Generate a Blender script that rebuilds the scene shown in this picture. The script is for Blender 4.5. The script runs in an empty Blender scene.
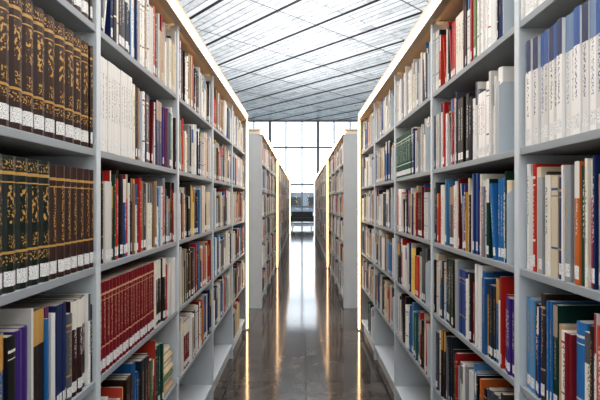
import bpy, math, random
from mathutils import Vector
random.seed(31)
scene=bpy.context.scene
try:
    scene.view_settings.view_transform='Standard'
    for lk in ('Medium High Contrast','High Contrast','None'):
        try:
            scene.view_settings.look=lk; print('LOOK',lk); break
        except Exception as e: print(e)
except Exception: pass

# ---------------------------------------------------------------- materials
class NT:
    def __init__(s,name):
        s.m=bpy.data.materials.new(name); s.m.use_nodes=True
        s.t=s.m.node_tree; s.b=s.t.nodes['Principled BSDF']
    def n(s,typ,**k):
        x=s.t.nodes.new(typ)
        for a,v in k.items(): setattr(x,a,v)
        return x
    def link(s,a,b): s.t.links.new(a,b)
    def math(s,op,a,b=None,c=None,clamp=False):
        x=s.n('ShaderNodeMath',operation=op); x.use_clamp=clamp
        for i,v in enumerate((a,b,c)):
            if v is None: continue
            if isinstance(v,(int,float)): x.inputs[i].default_value=v
            else: s.link(v,x.inputs[i])
        return x.outputs[0]
    def band(s,v,lo,hi):
        return s.math('MULTIPLY',s.math('GREATER_THAN',v,lo),s.math('LESS_THAN',v,hi))
    def mix(s,f,a,b):
        x=s.n('ShaderNodeMix',data_type='RGBA')
        for i,v in ((0,f),(6,a),(7,b)):
            if isinstance(v,(int,float)): x.inputs[i].default_value=v
            elif isinstance(v,tuple): x.inputs[i].default_value=v
            else: s.link(v,x.inputs[i])
        return x.outputs[2]

def simple(name,col,rough=0.5,metal=0,noise=0.06,scale=8,bump=0):
    q=NT(name)
    tc=q.n('ShaderNodeTexCoord'); nz=q.n('ShaderNodeTexNoise'); nz.inputs['Scale'].default_value=scale
    nz.inputs['Detail'].default_value=4
    q.link(tc.outputs['Object'],nz.inputs['Vector'])
    a=tuple(max(0,c*(1-noise)) for c in col)+(1,); b=tuple(min(1,c*(1+noise)) for c in col)+(1,)
    q.link(q.mix(nz.outputs['Fac'],a,b),q.b.inputs['Base Color'])
    q.b.inputs['Roughness'].default_value=rough; q.b.inputs['Metallic'].default_value=metal
    return q.m

M_shelf=simple('shelf_powder_coat',(0.60,0.645,0.67),0.42,noise=0.03)
M_board=simple('shelf_board_grey',(0.31,0.34,0.36),0.45,noise=0.03)
M_back=simple('back_panel_painted_shade',(0.06,0.063,0.067),0.6,noise=0.03)  # near-black base colour paints in the deep shade behind the books
M_bookend=simple('bookend_steel',(0.60,0.66,0.70),0.38,noise=0.03)
M_end=simple('end_panel_laminate',(0.34,0.35,0.35),0.5)
M_canopy=simple('canopy_laminate',(0.60,0.50,0.39),0.45)
M_frame=simple('window_frame_paint',(0.20,0.22,0.24),0.45)
M_wall=simple('wall_plaster',(0.72,0.72,0.7),0.8)
M_gap=simple('ceiling_gap_dark',(0.015,0.017,0.02),0.6)
M_seam=simple('ceiling_seam_grey',(0.15,0.16,0.17),0.5)
M_black=simple('sofa_upholstery',(0.02,0.022,0.025),0.5)
M_steel=simple('sofa_leg_steel',(0.3,0.3,0.3),0.3,metal=1)
M_ground=simple('outside_paving',(0.24,0.26,0.265),0.9,noise=.15,scale=.3)
M_bld=simple('building_render',(0.15,0.18,0.21),0.9)

def emis(name,col,st):
    q=NT(name); q.b.inputs['Base Color'].default_value=col+(1,)
    q.b.inputs['Emission Color'].default_value=col+(1,); q.b.inputs['Emission Strength'].default_value=st
    return q.m
M_led=emis('led_warm',(1,0.65,0.34),8.5)

def glassmat():
    q=NT('window_glass'); t=q.n('ShaderNodeBsdfTransparent'); t.inputs[0].default_value=(.93,.97,1,1)
    g=q.n('ShaderNodeBsdfGlossy'); g.inputs['Roughness'].default_value=.03
    mx=q.n('ShaderNodeMixShader'); mx.inputs[0].default_value=.06
    q.link(t.outputs[0],mx.inputs[1]); q.link(g.outputs[0],mx.inputs[2])
    q.link(mx.outputs[0],q.t.nodes['Material Output'].inputs['Surface']); return q.m
M_glass=glassmat()

def floormat():
    q=NT('polished_stone_tiles'); tc=q.n('ShaderNodeTexCoord')
    mp=q.n('ShaderNodeMapping'); mp.inputs['Location'].default_value=(0.57,0.1,0)
    q.link(tc.outputs['Object'],mp.inputs['Vector'])
    br=q.n('ShaderNodeTexBrick'); br.offset=0.0; br.squash=1
    br.inputs['Scale'].default_value=1; br.inputs['Brick Width'].default_value=.6; br.inputs['Row Height'].default_value=.6
    br.inputs['Mortar Size'].default_value=.006; br.inputs['Mortar Smooth'].default_value=.1
    br.inputs['Color1'].default_value=(.85,.85,.85,1); br.inputs['Color2'].default_value=(1.3,1.27,1.24,1); br.inputs['Mortar'].default_value=(.12,.12,.12,1)
    q.link(mp.outputs[0],br.inputs['Vector'])
    nz=q.n('ShaderNodeTexNoise'); nz.inputs['Scale'].default_value=3.0; nz.inputs['Detail'].default_value=10; nz.inputs['Distortion'].default_value=1.2
    q.link(tc.outputs['Object'],nz.inputs['Vector'])
    cr=q.n('ShaderNodeValToRGB'); cr.color_ramp.elements[0].position=.3; cr.color_ramp.elements[0].color=(.038,.033,.03,1)
    cr.color_ramp.elements[1].position=.75; cr.color_ramp.elements[1].color=(.125,.108,.098,1)
    q.link(nz.outputs['Fac'],cr.inputs[0])
    mu=q.n('ShaderNodeMix',data_type='RGBA',blend_type='MULTIPLY'); mu.inputs[0].default_value=1
    q.link(cr.outputs[0],mu.inputs[6]); q.link(br.outputs['Color'],mu.inputs[7])
    q.link(mu.outputs[2],q.b.inputs['Base Color'])
    q.b.inputs['Roughness'].default_value=.09; q.b.inputs['IOR'].default_value=1.8
    return q.m
M_floor=floormat()

CA=math.radians(43)
def ceilmat():
    q=NT('ceiling_metal_slats'); tc=q.n('ShaderNodeTexCoord')
    mp=q.n('ShaderNodeMapping'); mp.inputs['Rotation'].default_value=(0,0,-(CA+math.pi/2))
    q.link(tc.outputs['Object'],mp.inputs['Vector'])
    br=q.n('ShaderNodeTexBrick'); br.offset=0.37
    br.inputs['Scale'].default_value=1; br.inputs['Brick Width'].default_value=3.1; br.inputs['Row Height'].default_value=.24
    br.inputs['Mortar Size'].default_value=.02
    br.inputs['Color1'].default_value=(.62,.64,.65,1); br.inputs['Color2'].default_value=(.93,.94,.95,1); br.inputs['Mortar'].default_value=(.3,.31,.32,1)
    q.link(mp.outputs[0],br.inputs['Vector'])
    nz=q.n('ShaderNodeTexNoise'); nz.inputs['Scale'].default_value=3; nz.inputs['Detail'].default_value=10; nz.inputs['Roughness'].default_value=.85
    q.link(mp.outputs[0],nz.inputs['Vector'])
    cr=q.n('ShaderNodeValToRGB'); cr.color_ramp.elements[0].position=.4; cr.color_ramp.elements[0].color=(.2,.2,.2,1)
    cr.color_ramp.elements[1].position=.58; cr.color_ramp.elements[1].color=(.82,.82,.82,1)
    q.link(nz.outputs['Fac'],cr.inputs[0])
    mu=q.n('ShaderNodeMix',data_type='RGBA',blend_type='OVERLAY'); mu.inputs[0].default_value=.9
    q.link(br.outputs['Color'],mu.inputs[6]); q.link(cr.outputs[0],mu.inputs[7])
    q.link(mu.outputs[2],q.b.inputs['Base Color'])
    q.b.inputs['Roughness'].default_value=.35; q.b.inputs['Metallic'].default_value=.1
    return q.m
M_ceil=ceilmat()

def bookmat():
    q=NT('book_covers')
    col=q.n('ShaderNodeAttribute',attribute_name='col'); acc=q.n('ShaderNodeAttribute',attribute_name='acc'); sty=q.n('ShaderNodeAttribute',attribute_name='sty')
    sp=q.n('ShaderNodeSeparateColor'); q.link(sty.outputs['Color'],sp.inputs[0])
    R,G,B=sp.outputs
    uv=q.n('ShaderNodeUVMap',uv_map='UVMap'); su=q.n('ShaderNodeSeparateXYZ'); q.link(uv.outputs[0],su.inputs[0])
    u,v=su.outputs[0],su.outputs[1]
    tc=q.n('ShaderNodeTexCoord')
    def noise(sy,sz,det):
        mp=q.n('ShaderNodeMapping'); mp.inputs['Scale'].default_value=(0,sy,sz)
        q.link(tc.outputs['Object'],mp.inputs['Vector'])
        nz=q.n('ShaderNodeTexNoise'); nz.inputs['Scale'].default_value=1; nz.inputs['Detail'].default_value=det
        q.link(mp.outputs[0],nz.inputs['Vector']); return nz.outputs['Fac']
    nz=noise(260,170,1)
    text=q.math('GREATER_THAN',nz,.53)
    mu=q.band(u,.34,.66)
    title=q.math('MULTIPLY',q.math('MULTIPLY',text,mu),q.band(v,q.math('MULTIPLY_ADD',B,.25,.2),q.math('MULTIPLY_ADD',B,.2,.72)))
    title=q.math('MULTIPLY',title,q.math('GREATER_THAN',B,.15))
    c=q.mix(title,col.outputs['Color'],acc.outputs['Color'])
    inu=q.band(u,-.01,1.01)
    bands=q.math('ADD',q.band(v,.86,.885),q.band(v,.28,.30),clamp=True)
    bands=q.math('ADD',bands,q.band(v,.80,.81),clamp=True)
    bands=q.math('MULTIPLY',q.math('MULTIPLY',bands,inu),q.math('GREATER_THAN',R,.5))
    c=q.mix(bands,c,acc.outputs['Color'])
    blk=q.math('MULTIPLY',q.math('MULTIPLY',q.band(v,.7,1.1),inu),q.band(R,.3,.5))
    c=q.mix(blk,c,acc.outputs['Color'])
    big=noise(110,90,2)
    m1=q.math('MULTIPLY',q.math('MULTIPLY',q.band(v,.5,.78),q.band(u,.2,.8)),q.math('GREATER_THAN',big,.545))
    m2=q.math('MULTIPLY',q.math('MULTIPLY',q.band(v,.32,.42),q.band(u,.25,.75)),q.math('GREATER_THAN',nz,.55))
    m3=q.math('MULTIPLY',q.band(v,.90,.97),q.math('GREATER_THAN',nz,.57))
    m4=q.math('MULTIPLY',q.band(v,.2,.27),q.math('GREATER_THAN',nz,.57))
    med=q.math('ADD',q.math('ADD',m1,m2),q.math('ADD',m3,m4),clamp=True)
    med=q.math('MULTIPLY',q.math('MULTIPLY',med,inu),q.math('GREATER_THAN',R,.9))
    c=q.mix(med,c,acc.outputs['Color'])
    lab=q.math('MULTIPLY',q.math('MULTIPLY',q.band(v,.045,.155),q.band(u,.08,.92)),q.math('GREATER_THAN',G,.5))
    n2=noise(420,520,0)
    lc=q.mix(q.math('GREATER_THAN',n2,.6),(.82,.82,.8,1),(.3,.3,.3,1))
    c=q.mix(lab,c,lc)
    q.link(c,q.b.inputs['Base Color']); q.b.inputs['Roughness'].default_value=.4
    return q.m
M_book=bookmat()

# ---------------------------------------------------------------- mesh helpers
class MB:
    def __init__(s): s.v=[];s.f=[];s.mi=[];s.mats=[]
    def mat(s,m):
        if m not in s.mats: s.mats.append(m)
        return s.mats.index(m)
    def box(s,x0,x1,y0,y1,z0,z1,m):
        if x0>x1:x0,x1=x1,x0
        i=len(s.v); s.v+=[(x0,y0,z0),(x1,y0,z0),(x1,y1,z0),(x0,y1,z0),(x0,y0,z1),(x1,y0,z1),(x1,y1,z1),(x0,y1,z1)]
        s.f+=[(i,i+3,i+2,i+1),(i+4,i+5,i+6,i+7),(i,i+1,i+5,i+4),(i+1,i+2,i+6,i+5),(i+2,i+3,i+7,i+6),(i+3,i,i+4,i+7)]
        s.mi+=[s.mat(m)]*6
    def prism(s,pts,fn,d0,d1,m):
        n=len(pts); i=len(s.v)
        s.v+=[fn(a,b,d0) for a,b in pts]+[fn(a,b,d1) for a,b in pts]
        s.f.append(tuple(range(i+n-1,i-1,-1))); s.f.append(tuple(range(i+n,i+2*n)))
        for k in range(n):
            k2=(k+1)%n; s.f.append((i+k,i+k2,i+n+k2,i+n+k))
        s.mi+=[s.mat(m)]*(n+2)
    def obj(s,name,parent=None,bevel=0):
        me=bpy.data.meshes.new(name); me.from_pydata(s.v,[],s.f); 
        for m in s.mats: me.materials.append(m)
        me.polygons.foreach_set('material_index',s.mi); me.update()
        o=bpy.data.objects.new(name,me); scene.collection.objects.link(o)
        if parent: o.parent=parent
        if bevel:
            b=o.modifiers.new('bevel','BEVEL'); b.width=bevel; b.segments=2; b.limit_method='ANGLE'
        return o

class Books:
    def __init__(s): s.v=[];s.f=[];s.uv=[];s.col=[];s.acc=[];s.sty=[]
    def add(s,side,xf,y0,z0,t,h,dp,col,acc,sty,curve=1.0,lean=0.0):
        k=t*.22*curve
        P=[(dp,0),(k,0),(k*.3,t*.18),(0,t*.5),(k*.3,t*.82),(k,t),(dp,t)]
        e=min(.003,t*.15)
        Q=[(dp-.004,e),(k+e,e),(k*.3+2*e,t*.2),(2*e,t*.5),(k*.3+2*e,t*.8),(k+e,t-e),(dp-.004,t-e)]
        i=len(s.v); ca,sa=math.cos(lean),math.sin(lean)
        def W(a,b,z):
            return (side*(xf+a), y0+b*ca+z*sa, z0+(t-b)*abs(sa)+z*ca)
        s.v+=[W(a,b,0) for a,b in P]+[W(a,b,h) for a,b in P]+[W(a,b,h) for a,b in Q]
        pg=random.uniform(.45,.62); pc=(pg,pg*.94,pg*.82)
        def F(idx,uvs,c,st):
            s.f.append(idx); s.uv+=uvs; s.col.append(c); s.acc.append(acc); s.sty.append(st)
        us=[b/t for a,b in P]
        for j in range(6):
            if j in (0,5): uu=[3,3,3,3]
            else: uu=[us[j],us[j+1],us[j+1],us[j]]
            F((i+j,i+j+1,i+8+j,i+7+j),[(uu[0],0),(uu[1],0),(uu[2],1),(uu[3],1)],col,sty if j not in(0,5) else (0,0,0))
            F((i+7+j,i+8+j,i+15+j,i+14+j),[(3,3)]*4,col,(0,0,0))
        F(tuple(i+14+j for j in range(7)),[(3,3)]*7,pc,(0,0,0))
    def stack(s,side,xf,y0,z0,w,d,t,col,acc):
        i=len(s.v)
        pts=[(d,0),(t*.25,0),(0,t*.5),(t*.25,t),(d,t)]
        s.v+=[(side*(xf+a),y0,z0+b) for a,b in pts]+[(side*(xf+a),y0+w,z0+b) for a,b in pts]
        for j in range(4):
            s.f.append((i+j,i+j+1,i+6+j,i+5+j)); s.uv+=[(3,3)]*4
            s.col.append(col);s.acc.append(acc);s.sty.append((0,0,0))
        for o in (0,5):
            s.f.append(tuple(i+o+j for j in range(5))); s.uv+=[(3,3)]*5
            s.col.append((.7,.66,.58));s.acc.append(acc);s.sty.append((0,0,0))
    def obj(s,name,parent=None):
        me=bpy.data.meshes.new(name); me.from_pydata(s.v,[],s.f); me.update()
        uvl=me.uv_layers.new(name='UVMap'); uvl.data.foreach_set('uv',[c for p in s.uv for c in p])
        for nm,dat in(('col',s.col),('acc',s.acc),('sty',s.sty)):
            a=me.attributes.new(nm,'FLOAT_COLOR','FACE')
            a.data.foreach_set('color',[x for c in dat for x in (c[0],c[1],c[2],1.0)])
        me.materials.append(M_book)
        o=bpy.data.objects.new(name,me); scene.collection.objects.link(o)
        if parent:o.parent=parent
        return o

def s2l(r,g,b): 
    f=lambda c:((c/255+.055)/1.055)**2.4 if c>10 else c/255/12.92
    return (f(r),f(g),f(b))
WH=[s2l(230,228,222),s2l(216,215,211),s2l(234,232,228),s2l(204,202,196),s2l(222,216,202)]
BG=[s2l(205,188,155),s2l(180,155,125),s2l(218,204,178),s2l(150,122,95)]
RD=[s2l(160,28,32),s2l(185,45,38),s2l(115,24,34),s2l(190,70,50)]
BL=[s2l(30,70,135),s2l(20,42,90),s2l(45,110,165),s2l(90,140,180),s2l(30,92,145)]
DK=[s2l(28,28,32),s2l(45,35,32),s2l(36,44,56),s2l(60,50,46),s2l(52,28,26)]
GN=[s2l(35,82,65),s2l(45,112,105),s2l(100,120,80),s2l(20,58,50)]
GY=[s2l(130,134,140),s2l(160,165,168),s2l(95,100,108),s2l(70,76,86)]
YE=[s2l(205,160,65),s2l(195,105,50),s2l(220,192,105)]
PU=[s2l(70,45,120),s2l(100,50,90)]
GOLD=s2l(190,150,84)
def pal(**k):
    m=dict(w=WH,b=BG,r=RD,u=BL,d=DK,g=GN,y=GY,o=YE,p=PU)
    return [(m[a],w) for a,w in k.items()]
P_mix=pal(w=30,b=12,r=12,u=12,d=21,g=7,y=9,o=3,p=1)
P_light=pal(w=48,b=12,r=7,u=11,d=11,g=3,y=12,o=2)
P_white=pal(w=72,y=16,u=6,b=4,d=4)
P_dark=pal(w=16,b=8,r=13,u=16,d=38,g=6,y=8,o=2,p=2)
P_warm=pal(w=25,b=22,r=14,u=6,d=26,g=4,o=4,y=6)
P_col=pal(w=34,b=5,r=17,u=23,d=14,g=5,y=8,o=4,p=1)
P_cool=pal(w=16,u=24,d=40,p=9,g=4,y=8,r=5)
PD={'mix':P_mix,'light':P_light,'white':P_white,'dark':P_dark,'warm':P_warm,'col':P_col,'cool':P_cool}
def pick(p):
    g=random.choices([a for a,_ in p],[w for _,w in p])[0]; c=random.choice(g)
    j=random.uniform(.85,1.12); return tuple(min(.9,x*j) for x in c)
def lum(c): return .3*c[0]+.6*c[1]+.1*c[2]
SETS={'brown':(.045,.305,s2l(52,32,24),GOLD,(1,1,0),1.3),'green':(.043,.295,s2l(24,34,27),GOLD,(1,1,0),1.3),
 'umber':(.034,.29,s2l(60,38,30),GOLD,(.7,1,.5),1.3),'maroon':(.027,.285,s2l(120,20,34),s2l(205,165,130),(.6,1,.6),1.2),
 'dgreen':(.024,.27,s2l(28,80,72),s2l(210,215,200),(.6,1,.6),1.2),'whiteset':(.02,.295,s2l(222,221,216),s2l(110,112,120),(.2,1,.6),.3)}
def fill_row(bk,side,xf,ya,yb,z,spec,maxh=.31):
    y=ya; L=yb-ya
    for frac,mode in spec:
        yend=min(yb,y+L*frac)
        run=None
        while y<yend-.008:
            if mode in SETS: 
                t,h,c,a,sty,cv=SETS[mode]
            elif mode=='mag': 
                t=random.uniform(.020,.030);h=.30;c=random.choice(WH[:4]);a=random.choice([s2l(50,90,150),s2l(110,135,165),s2l(45,60,95),s2l(80,95,110)]);sty=(.4,1,.3);cv=.3
            else:
                if run and run[0]>0:
                    _,t,h,c,a,sty,cv=run; run=(run[0]-1,t,h,c,a,sty,cv)
                else:
                    t=random.choice([.008,.011,.014,.017,.02,.024,.028,.034])*random.uniform(.85,1.1)
                    h=random.triangular(.205,maxh-.01,.275); c=pick(PD[mode])
                    if lum(c)>.35: a=random.choice([s2l(90,90,100),s2l(150,50,50),s2l(60,90,140),s2l(110,110,110)])
                    else: a=random.choice([s2l(220,216,205),GOLD,s2l(220,216,205),s2l(170,150,130)])
                    sty=(random.choice([.1,.1,.1,.4,.6]),1 if random.random()<.85 else 0,random.choice([.1,.4,.6,.8]))
                    cv=random.choice([.1,.3,1.0,1.2])
                    if random.random()<.18: run=(random.randint(1,3),t,h,c,a,sty,cv)
            if y+t>yb:
                t=yb-y
                if t<.006: break
            dp=random.uniform(.15,.21) if cv<1 else .2
            jit=random.uniform(0,.014) if mode not in SETS else random.uniform(0,.003)
            if random.random()<.04 and y+t+.06<yb and t<.026 and mode not in SETS:
                lean=random.uniform(.06,.18)
                bk.add(side,xf+jit,y,z,t,h*.95,dp,c,a,sty,cv,lean=lean)
                y+=t/math.cos(lean)+h*math.sin(lean)*.98+.001; continue
            bk.add(side,xf+jit,y,z,t,h,dp,c,a,sty,cv)
            y+=t+.0006

BAY=.885; LV=[.13,.50,.86,1.205,1.56,1.935]; TOP=2.29; UT=.028; ST=.022; DEP=.31
def bookcase(side,w,y0,nbay,rows,endgap,be_prob):
    root=bpy.data.objects.new('bookcase',None); scene.collection.objects.link(root)
    fr=MB(); X=lambda a:side*(w+a)
    y1=y0+nbay*BAY
    full=2*DEP+.03
    for i in range(nbay+1):
        y=y0+i*BAY
        if i in (0,nbay): 
            fr.box(X(-.012),X(full+.012),y-.005 if i else y-.035,y+.04,0,TOP+.01,M_end)
        else: fr.box(X(0),X(full),y,y+UT,0.0,TOP,M_shelf)
    fr.box(X(DEP),X(DEP+.03),y0+.04,y1-.005,.02,TOP,M_back)
    for i in range(nbay):
        ya=y0+i*BAY+(UT if i else .04); yb=y0+(i+1)*BAY-(0 if i<nbay-1 else .005)
        for z in LV:
            for a0,a1 in ((.004,DEP),(DEP+.03,full-.004)):
                fr.box(X(a0),X(a1),ya,yb,z-ST,z,M_board if z>.2 else M_shelf)
        fr.box(X(.03),X(full-.03),ya,yb,0,LV[0]-ST,M_shelf)
    fr.obj('frame',root,bevel=.002)
    ca=MB()
    ca.box(X(-.03),X(full+.03),y0-.05,y1+.055,TOP+.056,TOP+.072,M_canopy)
    ca.box(X(.0),X(full),y0-.03,y1+.035,TOP+.01,TOP+.056,M_canopy)
    ca.box(X(-.028),X(0.012),y0-.05,y1+.055,TOP-.010,TOP-.002,M_canopy)
    ca.obj('canopy',root)
    le=MB()
    le.box(X(-.022),X(-.001),y0-.045,y1+.05,TOP+.0,TOP+.055,M_led)
    le.box(X(-.028),X(-.014),y1+.006,y1+.034,0.02,TOP-.012,M_led)
    le.obj('led_strip',root)
    be=MB(); bk=Books()
    for i in range(nbay):
        ya=y0+i*BAY+(UT if i else .04); yb=y0+(i+1)*BAY-.002
        for r,z in enumerate(LV):
            spec=rows(i,r)
            if spec is None: continue
            s=ya+.002
            if random.random()<be_prob and not(i==0 and y0<1) and spec[0][1] not in SETS:
                g=random.uniform(.05,.15) if endgap else random.uniform(.02,.06)
                s=ya+g
                pts=[(.003,z+.001),(.215,z+.001),(.215,z+.2),(.19,z+.235),(.019,z+.235),(.003,z+.22)]
                be.prism(pts,lambda a,b,d:(X(a),d,b),s-.003,s-.0005,M_bookend)
                be.box(X(.03),X(.2),s-.035,s-.003,z,z+.002,M_bookend)
            e=yb-(random.uniform(.0,.006) if random.random()<.8 else random.uniform(.006,.04))
            if (side,i,r)==(-1,1,1) and y0<1:
                e-=.2; zz=z
                for q_ in range(7):
                    t=random.uniform(.022,.034); bk.stack(side,w+.01+random.uniform(0,.02),e+.012,zz,.17,.22,t,random.choice(BG+GN[2:3]+WH[:2]),WH[0]); zz+=t+.0005
            fill_row(bk,side,w+.004,s,e,z+.0005,spec,maxh=.325)
    bk.obj('books',root)
    if be.v: be.obj('bookends',root)
    ul=MB(); ul.box(X(.26),X(.40),y0+.05,y1-.05,TOP+.072,TOP+.10,M_shelf); ul.obj('ceiling_fill_box',root)  # added box on the case top to carry the fill lamp
    la=bpy.data.lights.new('ceiling_fill','AREA'); la.shape='RECTANGLE'; la.size=.1; la.size_y=nbay*BAY-.2  # added fill lamp pointing up, brightens the ceiling
    la.energy=18*nbay; la.color=(.96,.98,1)
    lo=bpy.data.objects.new('ceiling_fill',la); scene.collection.objects.link(lo); lo.parent=root
    lo.location=(X(.33),(y0+y1)/2,TOP+.115); lo.rotation_euler=(math.pi,0,0)
    return root

def rowsL(i,r):
    T={ (0,5):[(1,'brown')],(0,4):[(1,'brown')],(0,3):[(.72,'green'),(.28,'umber')],(0,2):[(1,'cool')],(0,1):[(1,'cool')],
        (1,5):[(1,'light')],(1,4):[(.3,'whiteset'),(.4,'light'),(.3,'dark')],(1,3):[(.5,'warm'),(.5,'light')],(1,2):[(.62,'maroon'),(.38,'warm')],(1,1):[(1,'dark')],
        (2,5):[(1,'light')],(2,4):[(1,'light')],(2,3):[(1,'warm')],(2,2):[(1,'warm')],(2,1):[(1,'warm')],
        (3,5):[(1,'light')],(3,4):[(1,'warm')]}
    if r==0: return None if i in(2,3) else [(.6,'warm')]
    return T.get((i,r),[(1,random.choice(['mix','warm','light']))])
def rowsR(i,r):
    T={ (0,5):[(1,'mag')],(0,4):[(1,'mag')],(0,3):[(1,'col')],(0,2):[(.5,'light'),(.5,'col')],(0,1):[(1,'col')],
        (1,5):[(1,'col')],(1,4):[(.6,'white'),(.4,'light')],(1,3):[(1,'col')],(1,2):[(.5,'col'),(.5,'dark')],(1,1):[(1,'dark')],
        (2,5):[(1,'white')],(2,4):[(.45,'white'),(.55,'dgreen')],(2,3):[(1,'warm')],(2,2):[(1,'mix')],(2,1):[(1,'mix')],
        (3,5):[(1,'white')],(3,4):[(1,'light')]}
    if r==0: return None if i in(2,3) else [(.5,'mix')]
    return T.get((i,r),[(1,random.choice(['mix','warm','light']))])
gen=lambda i,r:[(1,random.choice(['mix','warm','light','warm']))]
bookcase(-1,.62,.475,5,rowsL,False,.3)
bookcase(1,.64,.445,5,rowsR,True,.9)
bookcase(-1,.54,5.95,4,gen,False,.3)
bookcase(1,.56,5.95,4,gen,True,.4)
bookcase(-1,.54,10.6,10,gen,False,.2)
bookcase(1,.56,10.6,10,gen,False,.2)

# ---------------------------------------------------------------- room shell
CZ=6.5; D=28; XW=14; YB=-4
f=MB(); f.box(-XW,XW,YB,D,-.2,0,M_floor); f.obj('floor')
g=MB(); g.box(-80,80,-40,140,-.6,-.35,M_ground); g.obj('ground_outside')
w=MB(); w.box(-XW,XW,YB-.2,YB,0,CZ,M_wall); w.obj('wall_back')

c=MB(); CY=9.0
c.box(-XW,XW,CY,D+.3,CZ,CZ+.2,M_ceil); c.obj('ceiling')
def strips(name,ang,step,hw,th,mat,s0=-30,s1=40):
    tr=MB(); dx,dy=-math.sin(ang),math.cos(ang); nx,ny=math.cos(ang),math.sin(ang)
    s=s0
    while s<s1:
        px,py=nx*s,ny*s
        t0,t1=-100,100
        for (o,d_,lo,hi) in((px,dx,-XW,XW),(py,dy,CY,D)):
            a=(lo-o)/d_; b=(hi-o)/d_
            if a>b:a,b=b,a
            t0=max(t0,a);t1=min(t1,b)
        if t1-t0>.3:
            A=(px+dx*t0,py+dy*t0);B=(px+dx*t1,py+dy*t1); i=len(tr.v)
            for z in(CZ-th,CZ-.001):
                tr.v+=[(A[0]-nx*hw,A[1]-ny*hw,z),(A[0]+nx*hw,A[1]+ny*hw,z),(B[0]+nx*hw,B[1]+ny*hw,z),(B[0]-nx*hw,B[1]-ny*hw,z)]
            tr.f+=[(i,i+1,i+2,i+3),(i+4,i+5,i+6,i+7),(i,i+1,i+5,i+4),(i+2,i+3,i+7,i+6)]; tr.mi+=[tr.mat(mat)]*4
        s+=step
    tr.obj(name)
strips('trim_1',CA,1.45,.042,.014,M_gap)
strips('trim_2',CA-math.pi/2,2.6,.013,.008,M_seam)

def window(name,axis,at,a0,a1,z0,z1,step,hz,thick=.09,glass=True):
    m=MB()
    def bx(u0,u1,v0,v1,t):
        if axis=='y': m.box(u0,u1,at-t,at+t,v0,v1,M_frame)
        elif axis=='x': m.box(at-t,at+t,u0,u1,v0,v1,M_frame)
        else: m.box(u0,u1,v0,v1,at-t,at+t,M_frame)
    n=int(round((a1-a0)/step))
    for i in range(n+1):
        u=a0+(a1-a0)*i/n; h=thick/2*(1.9 if i%3==0 else 1); bx(u-h,u+h,z0,z1,.06)
    for z in hz: bx(a0,a1,z-.05,z+.05,.05)
    if glass:
        if axis=='y': m.box(a0,a1,at-.006,at+.006,z0,z1,M_glass)
    return m.obj(name)
window('window_1','y',D+.1,-XW,XW,0,CZ,1.0,[.06,1.1,2.5,4.8,CZ-.05])
window('window_2','x',-XW-.07,YB,D,0,CZ,2.0,[.1,2.4,CZ-.1])
window('window_3','x',XW+.07,YB,D,0,CZ,2.0,[.1,2.4,CZ-.1])
window('added_skylight','z',CZ+.07,-XW,XW,YB,CY,2.0,[-2,0.5,3,5.5,8],glass=False)  # added roof opening, out of view, lets sky light down into the aisle

# ---------------------------------------------------------------- sofa
b=MB(); by=25.2
b.box(-.62,.62,by,by+.7,.30,.46,M_black)
for x in(-.62,.02): b.box(x,x+.6,by+.02,by+.68,.46,.52,M_black)
b.box(-.62,.62,by+.58,by+.7,.46,.85,M_black)
for x in(-.66,.6): b.box(x,x+.1,by,by+.7,.28,.62,M_black)
for x in(-.55,.5):
    for y in(by+.06,by+.6): b.box(x,x+.05,y,y+.05,0,.3,M_steel)
b.obj('lounge_sofa',bevel=.015)

o=MB(); o.box(-30,12,75,85,-.35,3.0,M_bld); o.box(-30,-2,74.6,85,3.0,3.7,M_bld)
for i in range(13): o.box(-29+i*3,-27.2+i*3,74.9,75,.8,2.2,M_gap)
o.obj('distant_building')

# ---------------------------------------------------------------- light
wd=bpy.data.worlds.new('World'); scene.world=wd; wd.use_nodes=True
bg=wd.node_tree.nodes['Background']; bg.inputs[0].default_value=(.94,.965,1,1); bg.inputs[1].default_value=3.0

cam=bpy.data.cameras.new('camera'); co=bpy.data.objects.new('camera',cam); scene.collection.objects.link(co)
co.location=(0,0,1.4); co.rotation_euler=(math.pi/2,0,0); cam.lens=27; cam.sensor_width=36
cam.shift_x=-2/600; cam.shift_y=2/600; cam.clip_start=.02
scene.camera=co
